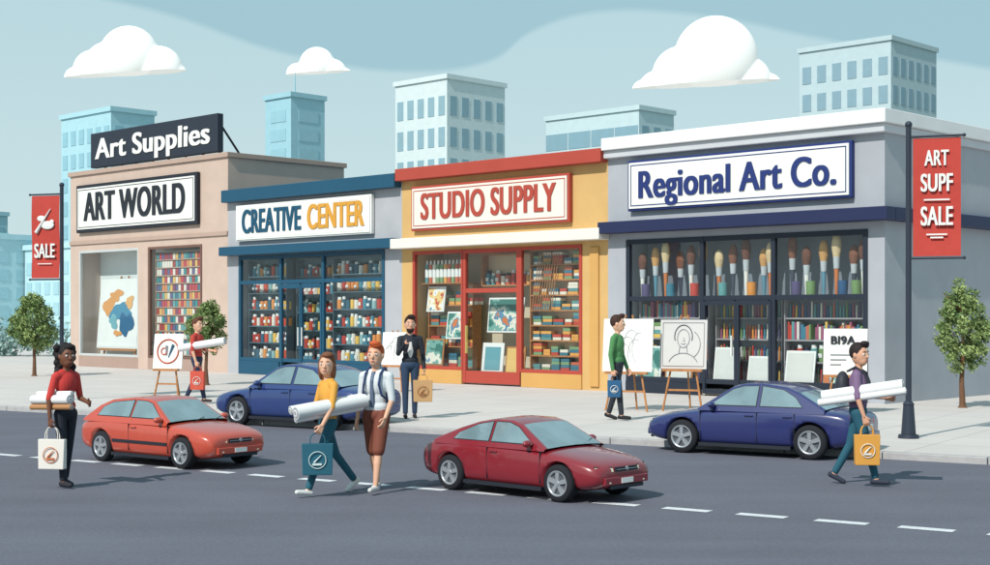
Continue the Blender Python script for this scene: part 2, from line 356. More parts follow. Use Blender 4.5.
for i,x in enumerate([.95,1.3,1.7,2.1,2.5,2.8,3.35,3.7,4.15,4.6,4.85,5.4,5.85,6.25,6.65,7.05,7.35]):
    brush(b,x,.26+.1*(i%2),2.48,1.15+.28*((i*7)%3)/2,cm(bc[i%4],.9),cm(hcs[(i*3)%4]))
b.box(.75,7.5,.15,.75,2.4,2.475,wl)
for x in [1.1,1.9,2.65,3.5,4.35,5.6,6.0,6.85,7.2]: b.cyl((x,.2,2.476),(x,.2,2.80),.11,.12,rc(),12)
b.build('giant_paint_brushes',ra)
b=MB(); canvas(b,3.2,3.95,.3,1.2,.2,.12,WHITE,cm((225,225,220))); canvas(b,4.2,4.9,.3,1.0,.2,.12,WHITE,cm((225,225,220))); canvas(b,5.3,6.1,.35,1.15,.15,.12,WHITE,cm((222,220,214))); canvas(b,6.3,6.9,.35,1.0,.15,.12,nd,LANDART); canvas(b,.8,1.6,.35,1.2,.15,.12,WHITE,LANDART); canvas(b,1.75,2.6,.35,1.3,.15,.12,WOOD,cm((225,222,215)))
b.build('leaning_canvases',ra)
blue=cm((36,54,118))
store_sign(-7.25,-.75,4.68,5.98,blue,WHITE,[('Regional Art Co.',blue,3.25,5.75,5.3,.92,.045)],.06)
# ---------------------------------------------------------------- distant city
def tower(X,Y,W,Dp,H,col,wcol,fl,nx,ny,band=False,ant=False):
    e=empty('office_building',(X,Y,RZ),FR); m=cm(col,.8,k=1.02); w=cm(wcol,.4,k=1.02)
    b=MB(); b.box(-W,0,0,Dp,0,H,m); b.box(-W-.15,.15,-.15,Dp+.15,H,H+.4,m)
    b.box(-W*.6,-W*.4,Dp*.4,Dp*.6,H+.4,H+.62,m); b.build('tower_block',e)
    b=MB(); h=(H-1)/fl
    for f in range(fl):
        z0=.6+f*h; z1=z0+h*.62
        for i in range(nx):
            a=-W+W*(i+.22)/nx; c=-W+W*(i+.80)/nx
            if band: a,c=-W+W*i/nx+.02,-W+W*(i+1)/nx-.1
            b.box(a,c,-.04,.05,z0,z1,w)
        for i in range(ny):
            a=Dp*(i+.22)/ny; c=Dp*(i+.8)/ny
            b.box(-.05,.04,a,c,z0,z1,w)
    b.build('windows',e)
    if ant:
        b=MB(); b.cyl((-W/2,Dp/2,H),(-W/2,Dp/2,H+2.4),.08,.03,m,6); b.build('antenna',e)
bl=(162,200,210); blw=(138,180,194)  # pale tower tones: distance haze is put into the base colours
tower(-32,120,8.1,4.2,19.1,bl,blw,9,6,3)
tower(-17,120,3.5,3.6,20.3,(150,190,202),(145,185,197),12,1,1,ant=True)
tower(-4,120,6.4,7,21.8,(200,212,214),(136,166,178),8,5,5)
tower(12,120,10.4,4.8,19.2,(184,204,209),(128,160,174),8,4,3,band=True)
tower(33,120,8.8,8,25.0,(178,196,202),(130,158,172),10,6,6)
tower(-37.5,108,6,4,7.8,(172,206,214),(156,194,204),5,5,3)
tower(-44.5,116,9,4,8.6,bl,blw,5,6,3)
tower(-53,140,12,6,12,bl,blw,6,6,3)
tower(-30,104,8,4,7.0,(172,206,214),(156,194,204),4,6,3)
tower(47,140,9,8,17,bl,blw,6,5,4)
# ---------------------------------------------------------------- vegetation
LG=[cm(c,.8,k=.8) for c in((130,154,92),(152,172,108),(110,136,82),(166,184,118))]; BARK=mat('bark',(126,90,66),k=.7,bump=.5,bscale=30)
HG=[cm(c,.8,k=.8) for c in((160,190,184),(170,200,192),(150,180,174))]  # hedge greens paled towards blue, haze painted into the leaf colour
def leaf(b,p,s,m):
    n=Vector((random.gauss(0,1),random.gauss(0,1),random.gauss(0,1))).normalized(); a=n.orthogonal().normalized(); c=n.cross(a)
    b.add([p-a*s,p-c*s*.55,p+a*s,p+c*s*.55],[(0,1,2,3)],m)
def tree(X,Y,H,cw,cz0,s=.045,nc=100,nl=85):
    e=empty('street_tree',(X,Y,0),random.random()*6)
    b=MB(); pts=[(0,0,0),(.02,.01,H*.2),(-.02,.02,H*.42),(.01,0,H*.7)]; rs=[.07,.052,.042,.02]
    for i in range(3): b.cyl(pts[i],pts[i+1],rs[i],rs[i+1],BARK,10)
    b.cyl((0,0,0),(0,0,.06),.11,.07,BARK,10)
    for i in range(9):
        t=i*2.4; z=H*(.33+.05*i); r=cw*.34; b.cyl((0,0,z),(r*math.cos(t),r*math.sin(t),z+H*.16),.022,.007,BARK,6)
    b.build('trunk',e)
    b=MB(); cz=(cz0+H)/2; rz=(H-cz0)/2
    for k in range(nc):
        q=Vector((random.gauss(0,1),random.gauss(0,1),random.gauss(0,1))).normalized()*random.uniform(.5,.92)
        wz=1-.25*max(0,q.z)
        c=Vector((q.x*cw/2*wz,q.y*cw/2*wz,cz+q.z*rz)); m0=random.randint(0,3); R=random.uniform(.10,.16)*cw/1.1
        for j in range(nl):
            d=Vector((random.gauss(0,1),random.gauss(0,1),random.gauss(0,1))).normalized()*R*random.uniform(.4,1.05)
            leaf(b,c+d,s*random.uniform(.6,1.1),LG[m0 if random.random()<.7 else random.randint(0,3)])
    b.build('crown',e)
tree(-15.1,47.2,2.80,1.62,.70,.055)
tree(10.1,31.1,2.80,1.22,.66)
tree(-8.23,41.1,2.5,1.2,.85)
b=MB()
for k in range(420):
    x=random.uniform(-60,-19); c=Vector((x,70+random.uniform(-1,1)+abs(x+19)*.1,random.uniform(.2,1.3)+.3*math.sin(x*1.3)))
    for j in range(22): leaf(b,c+Vector((random.gauss(0,.35),random.gauss(0,.35),random.gauss(0,.28))),.14,HG[random.randint(0,2)])
b.build('distant_hedge')
# ---------------------------------------------------------------- banner poles
pole=cm((50,58,72),.45); bred=mat('banner_fabric',(204,74,64),var=.05,rough=.8,k=.8)
def banner_pole(X,Y,H,side,z0,z1,w,texts,base=.0,rz=-.35):
    e=empty('banner_pole',(X,Y,0),rz)
    b=MB(); b.cyl((0,0,0),(0,0,H),.05,.045,pole,14); b.ball((0,0,H),.06,pole); b.cyl((0,0,0),(0,0,.06),.17,.16,pole,16)
    b.cyl((0,0,.06),(0,0,.55),.12,.085,pole,14); b.cyl((0,0,.55),(0,0,.6),.1,.06,pole,14); b.build('pole',e)
    xa,xb=(.07,.07+w) if side>0 else (-.07-w,-.07)
    b=MB()
    for z in(z0-.03,z1+.03): b.cyl((0,0,z),(side*(w+.12),0,z),.02,.02,pole,8); b.ball((side*(w+.12),0,z),.03,pole)
    b.build('arms',e)
    b=MB(); n=8
    for i in range(n):
        za,zb=z0+(z1-z0)*i/n,z0+(z1-z0)*(i+1)/n; f=lambda z:.012*math.sin(z*4)
        b.add([(xa,f(za),za),(xb,f(za)+.01,za),(xb,f(zb)+.01,zb),(xa,f(zb),zb)],[(0,1,2,3)],bred,True)
    b.build('banner',e)
    for (t,zc,h,ww) in texts: txt(e,t,WHITE,(xa+xb)/2,zc,ww,h,-.03,.04)
    return e,xa,xb
e,xa,xb=banner_pole(6.72,23.4,5.09,1,2.95,4.86,.74,[('ART',4.52,.25,.38),('SUPF',4.12,.29,.50),('SALE',3.58,.31,.50)])
b=MB()
for z,w in((3.86,.4),(3.3,.32),(3.25,.2)): b.box((xa+xb)/2-w/2,(xa+xb)/2+w/2,-.035,-.025,z-.012,z+.012,WHITE)
b.build('rules',e)
e,xa,xb=banner_pole(-10.2,33.9,5.06,-1,2.87,4.82,.78,[('SALE',3.5,.34,.58)])
b=MB(); xc=(xa+xb)/2
b.cyl((xc-.24,-.03,3.95),(xc+.16,-.03,4.5),.045,.012,WHITE,8); b.ball((xc+.08,-.03,4.12),(.19,.015,.10),WHITE); b.ball((xc-.1,-.03,4.28),(.12,.012,.07),WHITE); b.ball((xc+.2,-.03,4.2),(.06,.012,.05),WHITE); b.box(xc-.2,xc+.2,-.035,-.025,3.2,3.22,WHITE); b.build('bird_emblem',e)
# ---------------------------------------------------------------- easels
def easel(X,Y,rz,w,z0,z1,H,m,draw=None):
    e=empty('display_easel',(X,Y,0),rz); b=MB()
    for sx in(-1,1): b.cyl((sx*w*.42,-.05,0),(sx*.07,.14,H),.024,.02,WOOD,8)
    b.cyl((0,.6,0),(0,.15,H*.93),.022,.018,WOOD,8); b.box(-w*.42,w*.42,-.1,.0,z0-.05,z0,WOOD); b.box(-w*.36,w*.36,-.0,.03,z0*.5-.02,z0*.5+.02,WOOD); b.build('stand',e)
    b=MB(); y=lambda z:-.09+.19*z/H
    b.hexa([(-w/2,y(z0),z0),(w/2,y(z0),z0),(w/2,y(z0)+.03,z0),(-w/2,y(z0)+.03,z0),(-w/2,y(z1),z1),(w/2,y(z1),z1),(w/2,y(z1)+.03,z1),(-w/2,y(z1)+.03,z1)],m); b.build('board',e,bevel=.006)
    if draw: draw(e,w,z0,z1,lambda z:y(z)-.006)
    return e
def stroke(b,pts,y,r,m):
    for a,c in zip(pts[:-1],pts[1:]): b.cyl((a[0],y(a[1]),a[1]),(c[0],y(c[1]),c[1]),r,r,m,6)
def arc(cx,cz,rx,rz,a0,a1,n=16): return [(cx+rx*math.cos(math.radians(a0+(a1-a0)*i/n)),cz+rz*math.sin(math.radians(a0+(a1-a0)*i/n))) for i in range(n+1)]
G=cm((140,142,148))
def d_emblem(e,w,z0,z1,y):
    b=MB(); zc=(z0+z1)/2; stroke(b,arc(0,zc,w*.36,w*.36,0,360,24),y,.018,cm((200,90,60))); b.box(-.06,-.01,y(zc)-.012,y(zc),zc-.1,zc+.14,G); b.cyl((.02,y(zc),zc-.15),(.14,y(zc)-.004,zc+.16),.02,.03,cm((60,110,140)),8); stroke(b,arc(-.1,zc,.08,.08,0,360,10),y,.015,cm((200,90,60)));b.build('emblem',e)
def d_portrait(e,w,z0,z1,y):
    b=MB(); zc=z0+(z1-z0)*.62
    e1=.06; stroke(b,[(-w/2+e1,z0+e1),(w/2-e1,z0+e1),(w/2-e1,z1-e1),(-w/2+e1,z1-e1),(-w/2+e1,z0+e1)],y,.006,G)
    stroke(b,arc(0,zc,.13,.19,0,360,20),y,.007,G); stroke(b,arc(0,zc+.04,.19,.24,-20,200,16),y,.010,GREYD); stroke(b,arc(0,z0+.05,.32,.28,20,160,14),y,.008,G)
    stroke(b,[(-.07,zc-.15),(-.09,zc-.3)],y,.007,G); stroke(b,[(.07,zc-.15),(.09,zc-.3)],y,.007,G); stroke(b,[(.0,zc+.02),(.03,zc-.05),(-.01,zc-.06)],y,.006,G); stroke(b,arc(0,zc-.1,.05,.02,180,360,6),y,.007,G)
    stroke(b,arc(.1,zc-.12,.26,.3,-60,60,12),y,.007,G); b.build('pencil_portrait',e)
def d_sketch(e,w,z0,z1,y):
    b=MB(); h=z1-z0
    for k in range(5): stroke(b,arc(-.1+.09*k,z0+h*(.35+.1*(k%3)),.16,.20+.03*k,20*k,150+25*k,10),y,.005,cm((176,178,184)))
    b.build('pencil_sketch',e)
def d_sign(e,w,z0,z1,y):
    t=txt(e,'BI9A',BLACK,-.05,z1-.24,.5,.17,y(z1-.24)-.012,.04); b=MB()
    for k in range(3): b.box(-.3,.12-.1*k,y(z0+.4-.1*k)-.01,y(z0+.4-.1*k)+.002,z0+.4-.1*k,z0+.42-.1*k,G)
    b.build('small_print',e)
easel(-7.81,34.3,-.3,.78,.72,1.55,1.6,WHITE,d_emblem)
easel(2.75,30.0,-.45,1.1,.82,1.92,2.0,WHITE,d_sketch)
easel(3.9,29.9,-.4,1.0,.88,1.9,2.0,cm((214,212,210)),d_portrait)
easel(7.12,29.3,-.4,.88,.78,1.72,1.8,WHITE,d_sign)
easel(-2.65,37.4,-.4,.68,.7,1.55,1.6,WHITE,d_sketch)
# ---------------------------------------------------------------- cars
CARGLASS=mat('car_glass',(150,178,186),k=.62,rough=.06,var=.3,scale=1.2,coat=1,spec=.8)
TYRE=cm((34,36,42),.85); RIM=cm((196,200,206),.3,metal=.6); HUB=cm((90,94,100),.4); LAMP=mat('headlamp',(238,226,196),k=.85,rough=.08,coat=1); TAIL=mat('tail_lamp',(200,40,36),rough=.15,coat=1)
def car(name,X,Y,ang,k,paint,kind='sedan',trim=False):
    e=empty(name,(X,Y,RZ),ang,k)
    pm=mat('car_paint',paint,k=.8,rough=.28,var=.03,coat=.8,spec=.5)
    S=[(-2.15,.70,.36,.72),(-2.10,.80,.28,.84),(-1.9,.85,.22,.92),(-1.45,.872,.18,.955),(-.9,.875,.17,.95),(-.3,.875,.17,.93),(.3,.875,.17,.92),(.85,.875,.17,.90),(1.3,.87,.18,.845),(1.7,.855,.20,.78),(1.98,.81,.24,.71),(2.12,.72,.30,.64),(2.16,.62,.36,.57)]
    if kind=='hatch': S=[(x,w,zb,zt+(.04 if x>1 else 0)) for x,w,zb,zt in S]
    vs=[];n=0
    for x,w,zb,zt in S:
        zm=zb+(zt-zb)*.5
        half=[(0,zb),(.8*w,zb),(.975*w,zb+.08),(w,zm),(.99*w,zt-.13),(.94*w,zt-.035),(.6*w,zt+.01),(0,zt+.03)]
        ring=half+[(-y,z) for y,z in half[-2:0:-1]]; n=len(ring)
        vs+=[(x,y,z) for y,z in ring]
    fs=[(i*n+j,i*n+(j+1)%n,(i+1)*n+(j+1)%n,(i+1)*n+j) for i in range(len(S)-1) for j in range(n)]
    fs+=[tuple(range(n)),tuple(range((len(S)-1)*n,len(S)*n))]
    b=MB(); b.add(vs,fs,pm,True); o=b.build('body',e)
    m=o.modifiers.new('s','SUBSURF'); m.levels=2; m.render_levels=2
    c=MB()
    for x in(-1.32,1.32):
        for sy in(-1,1): c.cyl((x,sy*.55,.33),(x,sy*1.2,.33),.385,.385,TYRE,40)
    co=c.build('cutter'); co.parent=e
    bo=o.modifiers.new('b','BOOLEAN'); bo.object=co; bo.operation='DIFFERENCE'; bo.solver='EXACT'
    me=evalmesh(o); o.modifiers.clear(); o.data=me; D.objects.remove(co)
    for p in me.polygons: p.use_smooth=True
    # cabin
    if kind=='coupe': PR=[(-1.75,.94),(-1.15,1.17),(-.75,1.29),(-.3,1.355),(.05,1.35),(.3,1.28),(1.0,.90)]; WN=[[(-.30,.97),(.70,.97),(.27,1.24),(.03,1.31),(-.30,1.31)],[(-.38,.97),(-.38,1.31),(-.72,1.25),(-1.15,1.08),(-1.25,.97)]]
    elif kind=='hatch': PR=[(-1.95,.93),(-1.55,1.2),(-1.2,1.33),(-.5,1.39),(.0,1.38),(.2,1.32),(.85,.93)]; WN=[[(-.35,1.0),(.60,1.0),(.18,1.29),(.0,1.33),(-.35,1.34)],[(-.43,1.0),(-.43,1.34),(-1.1,1.28),(-1.38,1.18),(-1.5,1.0)]]
    else: PR=[(-1.6,.94),(-1.05,1.24),(-.78,1.34),(-.3,1.40),(.1,1.385),(.32,1.32),(.98,.90)]; WN=[[(-.22,.98),(.72,.98),(.29,1.28),(.08,1.34),(-.22,1.35)],[(-.31,.98),(-.31,1.35),(-.74,1.29),(-1.0,1.15),(-1.15,.98)]]
    hw=lambda z:.815-(z-.92)*.46
    cols=[-1,-.9,-.5,0,.5,.9,1]; vs=[]
    for (x,z) in PR:
        for f in cols: vs.append((x+(.03 if x>.2 else -.03 if x<-.9 else 0)*(1-f*f),f*hw(z),z+.035*(1-f*f)))
    b=MB(); nc=len(cols); N=len(PR)
    for i in range(N-1):
        g=(i==N-2) or i==0
        for j in range(nc-1):
            q=(i*nc+j,i*nc+j+1,(i+1)*nc+j+1,(i+1)*nc+j); mm=CARGLASS if g and 0<j<nc-2 else pm
            b.add([vs[t] for t in q],[(0,1,2,3)],mm,True)
    for sy in(0,nc-1):
        poly=[vs[i*nc+sy] for i in range(N)]; sg=1 if sy else -1
        base=[(PR[-1][0],sg*hw(.86),.86),(PR[0][0],sg*hw(.86),.86)]
        b.add(poly+base,[tuple(range(len(poly)+2))],pm)
    cab=b.build('cabin',e)
    bm=bmesh.new(); bm.from_mesh(cab.data); bmesh.ops.remove_doubles(bm,verts=bm.verts,dist=.0005); bmesh.ops.recalc_face_normals(bm,faces=bm.faces); bm.to_mesh(cab.data); bm.free()
    sg_=cab.modifiers.new('bev','BEVEL'); sg_.width=.03; sg_.segments=3; sg_.angle_limit=math.radians(40)
    b=MB(); bb=MB()
    for sg in(-1,1):
        for poly in WN:
            cx=sum(p[0] for p in poly)/len(poly); cz=sum(p[1] for p in poly)/len(poly)
            big=[(cx+(x-cx)*1.05,cz+(z-cz)*1.09) for x,z in poly]
            bb.add([(x,sg*(hw(z)+.005),z) for x,z in big],[tuple(range(len(poly)))],BLACK)
            b.add([(x,sg*(hw(z)+.010),z) for x,z in poly],[tuple(range(len(poly)))],CARGLASS)
    b.build('side_windows',e); bb.build('window_seals',e)
    # wheels
    for i,(x,sg) in enumerate([(-1.32,-1),(-1.32,1),(1.32,-1),(1.32,1)]):
        b=MB(); c=(x,sg*.77,.33)
        b.lathe(c,[(-.1,.22),(-.1,.30),(-.07,.328),(0,.33),(.07,.328),(.1,.30),(.1,.22)],TYRE)
        b.lathe(c,[(sg*.1,.225),(sg*.105,.20),(sg*.07,.19)],RIM); b.lathe(c,[(sg*.06,.22),(sg*.06,.0)],HUB)
        b.lathe(c,[(-sg*.1,.25),(-sg*.1,.0)],TYRE)
        for q in range(5):
            t=q*2*math.pi/5+.3; dx,dz=math.cos(t),math.sin(t); px,pz=-dz,dx; ya,yb=c[1]+sg*.062,c[1]+sg*.098
            P=lambda r,w,y:(x+dx*r+px*w,y,.33+dz*r+pz*w)
            b.hexa([P(.02,-.035,ya),P(.2,-.05,ya),P(.2,.05,ya),P(.02,.035,ya),P(.02,-.03,yb),P(.2,-.04,yb),P(.2,.04,yb),P(.02,.03,yb)],RIM)
        b.cyl((x,c[1]+sg*.06,.33),(x,c[1]+sg*.11,.33),.05,.045,RIM,14); b.build('wheel',e)
    b=MB()
    for x in(-1.32,1.32): b.box(x-.36,x+.36,-.56,.56,.2,.7,TYRE)
    for sg in(-1,1):
        for x in((.92,-.26,-1.02) if kind=='sedan' else (.92,-.36)): b.box(x-.006,x+.006,min(sg*.8,sg*.871),max(sg*.8,sg*.871),.30,.86,BLACK)
        b.box(-.95,.95,min(sg*.7,sg*.868),max(sg*.7,sg*.868),.17,.235,BLACK)
        if trim: b.box(-.9,.9,min(sg*.8,sg*.885),max(sg*.8,sg*.885),.46,.52,BLACK)
    b.build('trim',e)
    b=MB()
    for sg in(-1,1):
        for x in((-.1,-.88) if kind=='sedan' else (-.2,)): b.box(x-.09,x+.09,min(sg*.84,sg*.893),max(sg*.84,sg*.893),.78,.81,pm)
        b.ball((.66,sg*.90,.98),(.07,.11,.065),pm); b.cyl((.66,sg*.75,.95),(.66,sg*.88,.96),.03,.03,pm,8)
    b.box(2.02,2.19,-.6,.6,.33,.46,pm); b.box(-2.19,-2.02,-.62,.62,.36,.5,pm)
    b.build('mirrors_and_bumpers',e,bevel=.02)
    b=MB()
    # wrap-round lamp units with a dark surround
    def lampunit(x0,y0,x1,y1,z0,z1,m,out):
        for sg in(-1,1):
            for (g,mm) in((.0,BLACK),(.012,m)):
                t=.012 if g==0 else -.008
                A=[(x0+out[0]*g,sg*(y0+out[1]*g)),(x1+out[0]*g,sg*(y1+out[1]*g))]
                vs_=[(A[0][0],A[0][1],z0-t),(A[1][0],A[1][1],z0+.02-t),(A[1][0]-out[0]*.2,A[1][1]-sg*.1,z0+.02-t),(A[0][0]-out[0]*.2,A[0][1],z0-t)]
                vs_+=[(A[0][0]-out[0]*.02,A[0][1],z1-.02+t),(A[1][0],A[1][1],z1+t),(A[1][0]-out[0]*.2,A[1][1]-sg*.1,z1+t),(A[0][0]-out[0]*.2,A[0][1],z1-.02+t)]
                b.hexa(vs_,mm)
    lampunit(2.155,.34,2.03,.71,.545,.645,LAMP,(1,.25)); lampunit(-2.14,.40,-2.05,.74,.66,.80,TAIL,(-1,.25))
    for sg in(-1,1): b.ball((2.17,sg*.47,.37),(.025,.05,.03),LAMP)
    b.build('lamps',e,bevel=.012)
    b=MB(); b.box(2.10,2.175,-.3,.3,.55,.63,BLACK); b.box(2.14,2.195,-.45,.45,.26,.325,BLACK); b.box(2.17,2.2,-.16,.16,.35,.44,WHITE); b.box(-2.2,-2.17,-.2,.2,.55,.65,WHITE); b.box(2.17,2.185,-.28,.28,.585,.595,RIM); b.cyl((2.17,0,.6),(2.195,0,.6),.035,.035,RIM,12); b.build('grille_and_plates',e)
    b=MB()
    for y in(-.25,.25): b.cyl((1.02,y,.925),(.85,y+.42,1.0),.008,.008,BLACK,6)
    b.build('wipers',e)
    return e
car('coupe_car',.43*K,16.3*K,-math.radians(43),.645,(146,36,48),'coupe')
car('hatchback_car',-4.40*K,19.6*K,-math.radians(38),.665,(208,84,62),'hatch',True)
car('sedan_car',-3.42*K,26.1*K,math.pi+KR,.84,(48,68,126),'sedan')
car('sedan_car',3.86*K,20.9*K,math.pi+KR,.77,(46,54,112),'sedan')
# ---------------------------------------------------------------- people
def person(name,X,Y,z,deg,height,C,legs,arms,sleeve='short',shins='bottom',hairstyle='short',yaw=0,shirt=False,beard=False,slim=1.0,curls=(1.0,1.0),flare=1.0,lean=0,vest=False):
    """C: dict of rgb for skin top bottom shoe hair shirt. Faces +X locally; left is +Y. arms: dict side->(a,c,f,c2)"""
    k=height/1.75; e=empty(name,(X,Y,z),math.radians(deg),k)
    M={n_:cm(C[n_],.75 if n_!='skin' else .55) for n_ in C}
    prim=[]
    pl={}
    for sd,sg in(('R',-1),('L',1)):
        a,bn=legs[sd]; hp=Vector((0,sg*.085,0)); kn=hp+Vector((math.sin(a),0,-math.cos(a)))*.43; t=a-bn
        an=kn+Vector((math.sin(t),0,-math.cos(t)))*.41; ft=min(.12,max(-.7,t*.9)) if t<-.1 else (.15 if t>.25 else 0)
        fd=Vector((math.cos(ft),0,math.sin(ft))); dn=Vector((math.sin(ft),0,-math.cos(ft)))
        heel=an+dn*.045-fd*.035; toe=an+dn*.052+fd*.15
        pl[sd]=(hp,kn,an,heel,toe)
    lo=min(min(p[3].z-.038,p[4].z-.030) for p in pl.values()); hz=-lo; up=Vector((0,0,hz))
    for sd in pl:
        hp,kn,an,heel,toe=[p+up for p in pl[sd]]
        prim+=[('c',hp,kn,.088*slim*flare,.060*slim*(flare if shins=='skin' else 1)*(1.15 if shins=='skin' else 1),'bottom')]
        if shins=='skin': prim+=[('c',kn-Vector((0,0,.02)),kn+(an-kn)*.4,.046,.050,'skin'),('c',kn+(an-kn)*.4,an,.048,.032,'skin')]
        else: prim+=[('c',kn,an-(an-kn)*.06,.060*slim,.046,'bottom')]; prim+=[('c',an,an,.034,.034,'skin')]
        prim+=[('c',heel,toe,.038,.030,'shoe')]
    B=lambda x,y,zz:Vector((x+lean*(zz),y,hz+zz))
    prim+=[('e',B(0,0,.02),(.115*slim,.150*slim,.11),'bottom'),('e',B(0,0,.10),(.112*slim,.150*slim,.09),'top'),('e',B(0,0,.20),(.098*slim,.128*slim,.15),'top'),('e',B(.005,0,.37),(.118*slim,.165*slim,.17),'top')]
    prim+=[('c',B(0,-.145*slim,.475),B(0,.145*slim,.475),.060,.060,'top'),('c',B(-.005,-.06,.50),B(-.005,.06,.50),.062,.062,'top')]
    prim+=[('c',B(0,0,.50),B(.012,0,.62),.052*slim,.047*slim,'skin')]
    if shirt: prim+=[('e',B(.052,0,.33),(.078,.060,.22),'shirt')]
    hands={}
    for sd,sg in(('R',-1),('L',1)):
        a,c,f,c2=arms[sd]; sh=B(0,sg*.172*slim,.47)
        du=Vector((math.sin(a)*math.cos(c),sg*math.sin(c),-math.cos(a)*math.cos(c))); el=sh+du*.285
        df=Vector((math.sin(a+f)*math.cos(c2),sg*math.sin(c2),-math.cos(a+f)*math.cos(c2))); wr=el+df*.25
        prim+=[('c',sh,el,.057*slim,.043*slim,'top')] if sleeve!='tank' else [('c',sh,el,.05,.04,'skin')]
        fl='top' if sleeve=='long' else 'skin'
        prim+=[('c',el,wr,.041 if fl=='top' else .037,.034 if fl=='top' else .025,fl)]
        if fl=='top': prim+=[('c',wr-df*.02,wr+df*.02,.025,.025,'skin')]
        hands[sd]=(wr,df,sg)
    # head
    hc=B(.02,0,.725); hs=1.16; Ry=Matrix.Rotation(math.radians(yaw),3,'Z')
    H=lambda x,y,zz: hc+Ry@(Vector((x,y,zz))*hs)
    S3=lambda t:tuple(q*hs for q in t)
    prim+=[('E',H(0,0,0),S3((.096,.079,.118)),'skin'),('E',H(.026,0,-.058),S3((.068,.057,.066)),'skin'),('c',H(.088,0,.012),H(.106,0,-.022),.010*hs,.014*hs,'skin')]
    for sg in(-1,1): prim+=[('E',H(-.004,sg*.082,-.005),S3((.02,.012,.03)),'skin')]
    prim+=[('E',H(-.024,0,.036),S3((.100,.088,.105)),'hair'),('E',H(.03,.02,.102),S3((.066,.066,.036)),'hair')]
    if hairstyle=='quiff': prim+=[('E',H(.058,.01,.125),S3((.048,.06,.03)),'hair')]
    if hairstyle=='long': prim+=[('E',H(-.055,0,-.06),S3((.07,.088,.16)),'hair'),('E',H(-.02,.07,-.04),S3((.05,.028,.12)),'hair'),('E',H(-.02,-.07,-.04),S3((.05,.028,.12)),'hair')]
    if hairstyle=='curly':
        for q in range(30):
            t=q*2.399; zz=.12-q*.0125; r=.085 if zz>0 else .075
            prim+=[('E',H(-.045+r*.7*math.cos(t) if math.cos(t)<0 else -.04,r*1.15*math.sin(t),zz),S3((.042,.042,.042)),'hair')]
    if beard: prim+=[('E',H(.036,0,-.082),S3((.066,.060,.05)),'hair')]
    b=MB(); dm=M['skin']
    for p in prim:
        if p[0]=='c': b.cap(p[1],p[2],p[3],p[4],dm,14)
        else: b.ball(p[1],p[2],dm,18,12,Ry if p[0]=='E' else None)
    o=b.build('body',e)
    r=o.modifiers.new('r','REMESH'); r.mode='VOXEL'; r.voxel_size=.0085; r.use_smooth_shade=True
    s_=o.modifiers.new('s','SMOOTH'); s_.factor=.5; s_.iterations=4
    me=evalmesh(o); o.modifiers.clear(); o.data=me
    me.materials.clear(); names=list(C.keys())
    for n_ in names: me.materials.append(M[n_])
    nf=len(me.polygons); ce=np.empty(nf*3); me.polygons.foreach_get('center',ce); ce=ce.reshape(-1,3)
    best=np.full(nf,1e9); lab=np.zeros(nf,int)
    RyT=np.array(Ry.transposed())
    for p in prim:
        if p[0]=='c':
            A=np.array(p[1]);Bv=np.array(p[2]); d=Bv-A; L2=max(1e-9,d@d); t=np.clip((ce-A)@d/L2,0,1); q=A+t[:,None]*d; dist=np.linalg.norm(ce-q,axis=1)-(p[3]+(p[4]-p[3])*t)
        else:
            rr=np.array(p[2]); q=ce-np.array(p[1]); 
            if p[0]=='E': q=q@RyT.T
            m_=np.linalg.norm(q/rr,axis=1); gr=np.linalg.norm(q/rr**2,axis=1)+1e-9; dist=m_*(m_-1)/gr
        w=dist<best; best[w]=dist[w]; lab[w]=names.index(p[-1])
    me.polygons.foreach_set('material_index',lab.astype(np.int32)); me.polygons.foreach_set('use_smooth',np.ones(nf,bool)); me.update()
    # face
    b=MB(); ew=cm((236,236,234),.3); ed=cm((52,36,32),.3); lip=cm((168,84,76),.5)
    for sg in(-1,1):
        b.ball(H(.079,sg*.033,.008),(.0145*hs,.0155*hs,.0125*hs),ew); b.ball(H(.0885,sg*.034,.008),.0078*hs,ed)
        b.cyl(H(.0915,sg*.018,.036),H(.084,sg*.050,.038),.0045*hs,.0035*hs,M['hair'],6)
    b.ball(H(.0935,0,-.062),S3((.007,.023,.0055)),lip,10,6,Ry)
    b.build('face',e)
    # hands
    gp={}
    for i,sd in enumerate(('R','L')):
        wr,df,sg=hands[sd]; df=df.normalized(); cu=curls[i]
        inn=Vector((0,-sg,0)); inn=(inn-df*inn.dot(df)).normalized(); lat=df.cross(inn).normalized()
        if lat.dot(Vector((1,0,.3)))<0: lat=-lat  # thumb side forward/up
        b=MB(); sk=M['skin']; lens=[.066,.074,.069,.054]
        for q in range(4):
            off=lat*(.030-.020*q); kp=wr+df*.085+off; b.cap(wr+df*.008+off*.6,kp,.0135,.0115,sk,8)
            p=kp; ang=cu*.45; L=lens[q]
            for sgm in range(3):
                dd=(df*math.cos(ang)+inn*math.sin(ang)); nx=p+dd*L*(.44,.31,.25)[sgm]; b.cap(p,nx,(.0098,.009,.008)[sgm],(.009,.008,.007)[sgm],sk,8); p=nx; ang+=cu*.85
        t0=wr+df*.025+lat*.026; t1=t0+(df*.6+lat*.6+inn*.35).normalized()*.04; t2=t1+(df*.8+inn*.6*cu+lat*.1).normalized()*.03
        b.cap(t0,t1,.013,.011,sk,8); b.cap(t1,t2,.0105,.008,sk,8)
        b.build('hand_'+('right' if sd=='R' else 'left'),e)
        gp[sd]=wr+df*.095+inn*.03
    Mw=Matrix.Translation((X,Y,z))@Matrix.Rotation(math.radians(deg),4,'Z')@Matrix.Scale(k,4)
    return e,(lambda p:Mw@Vector(p)),gp,hz,B
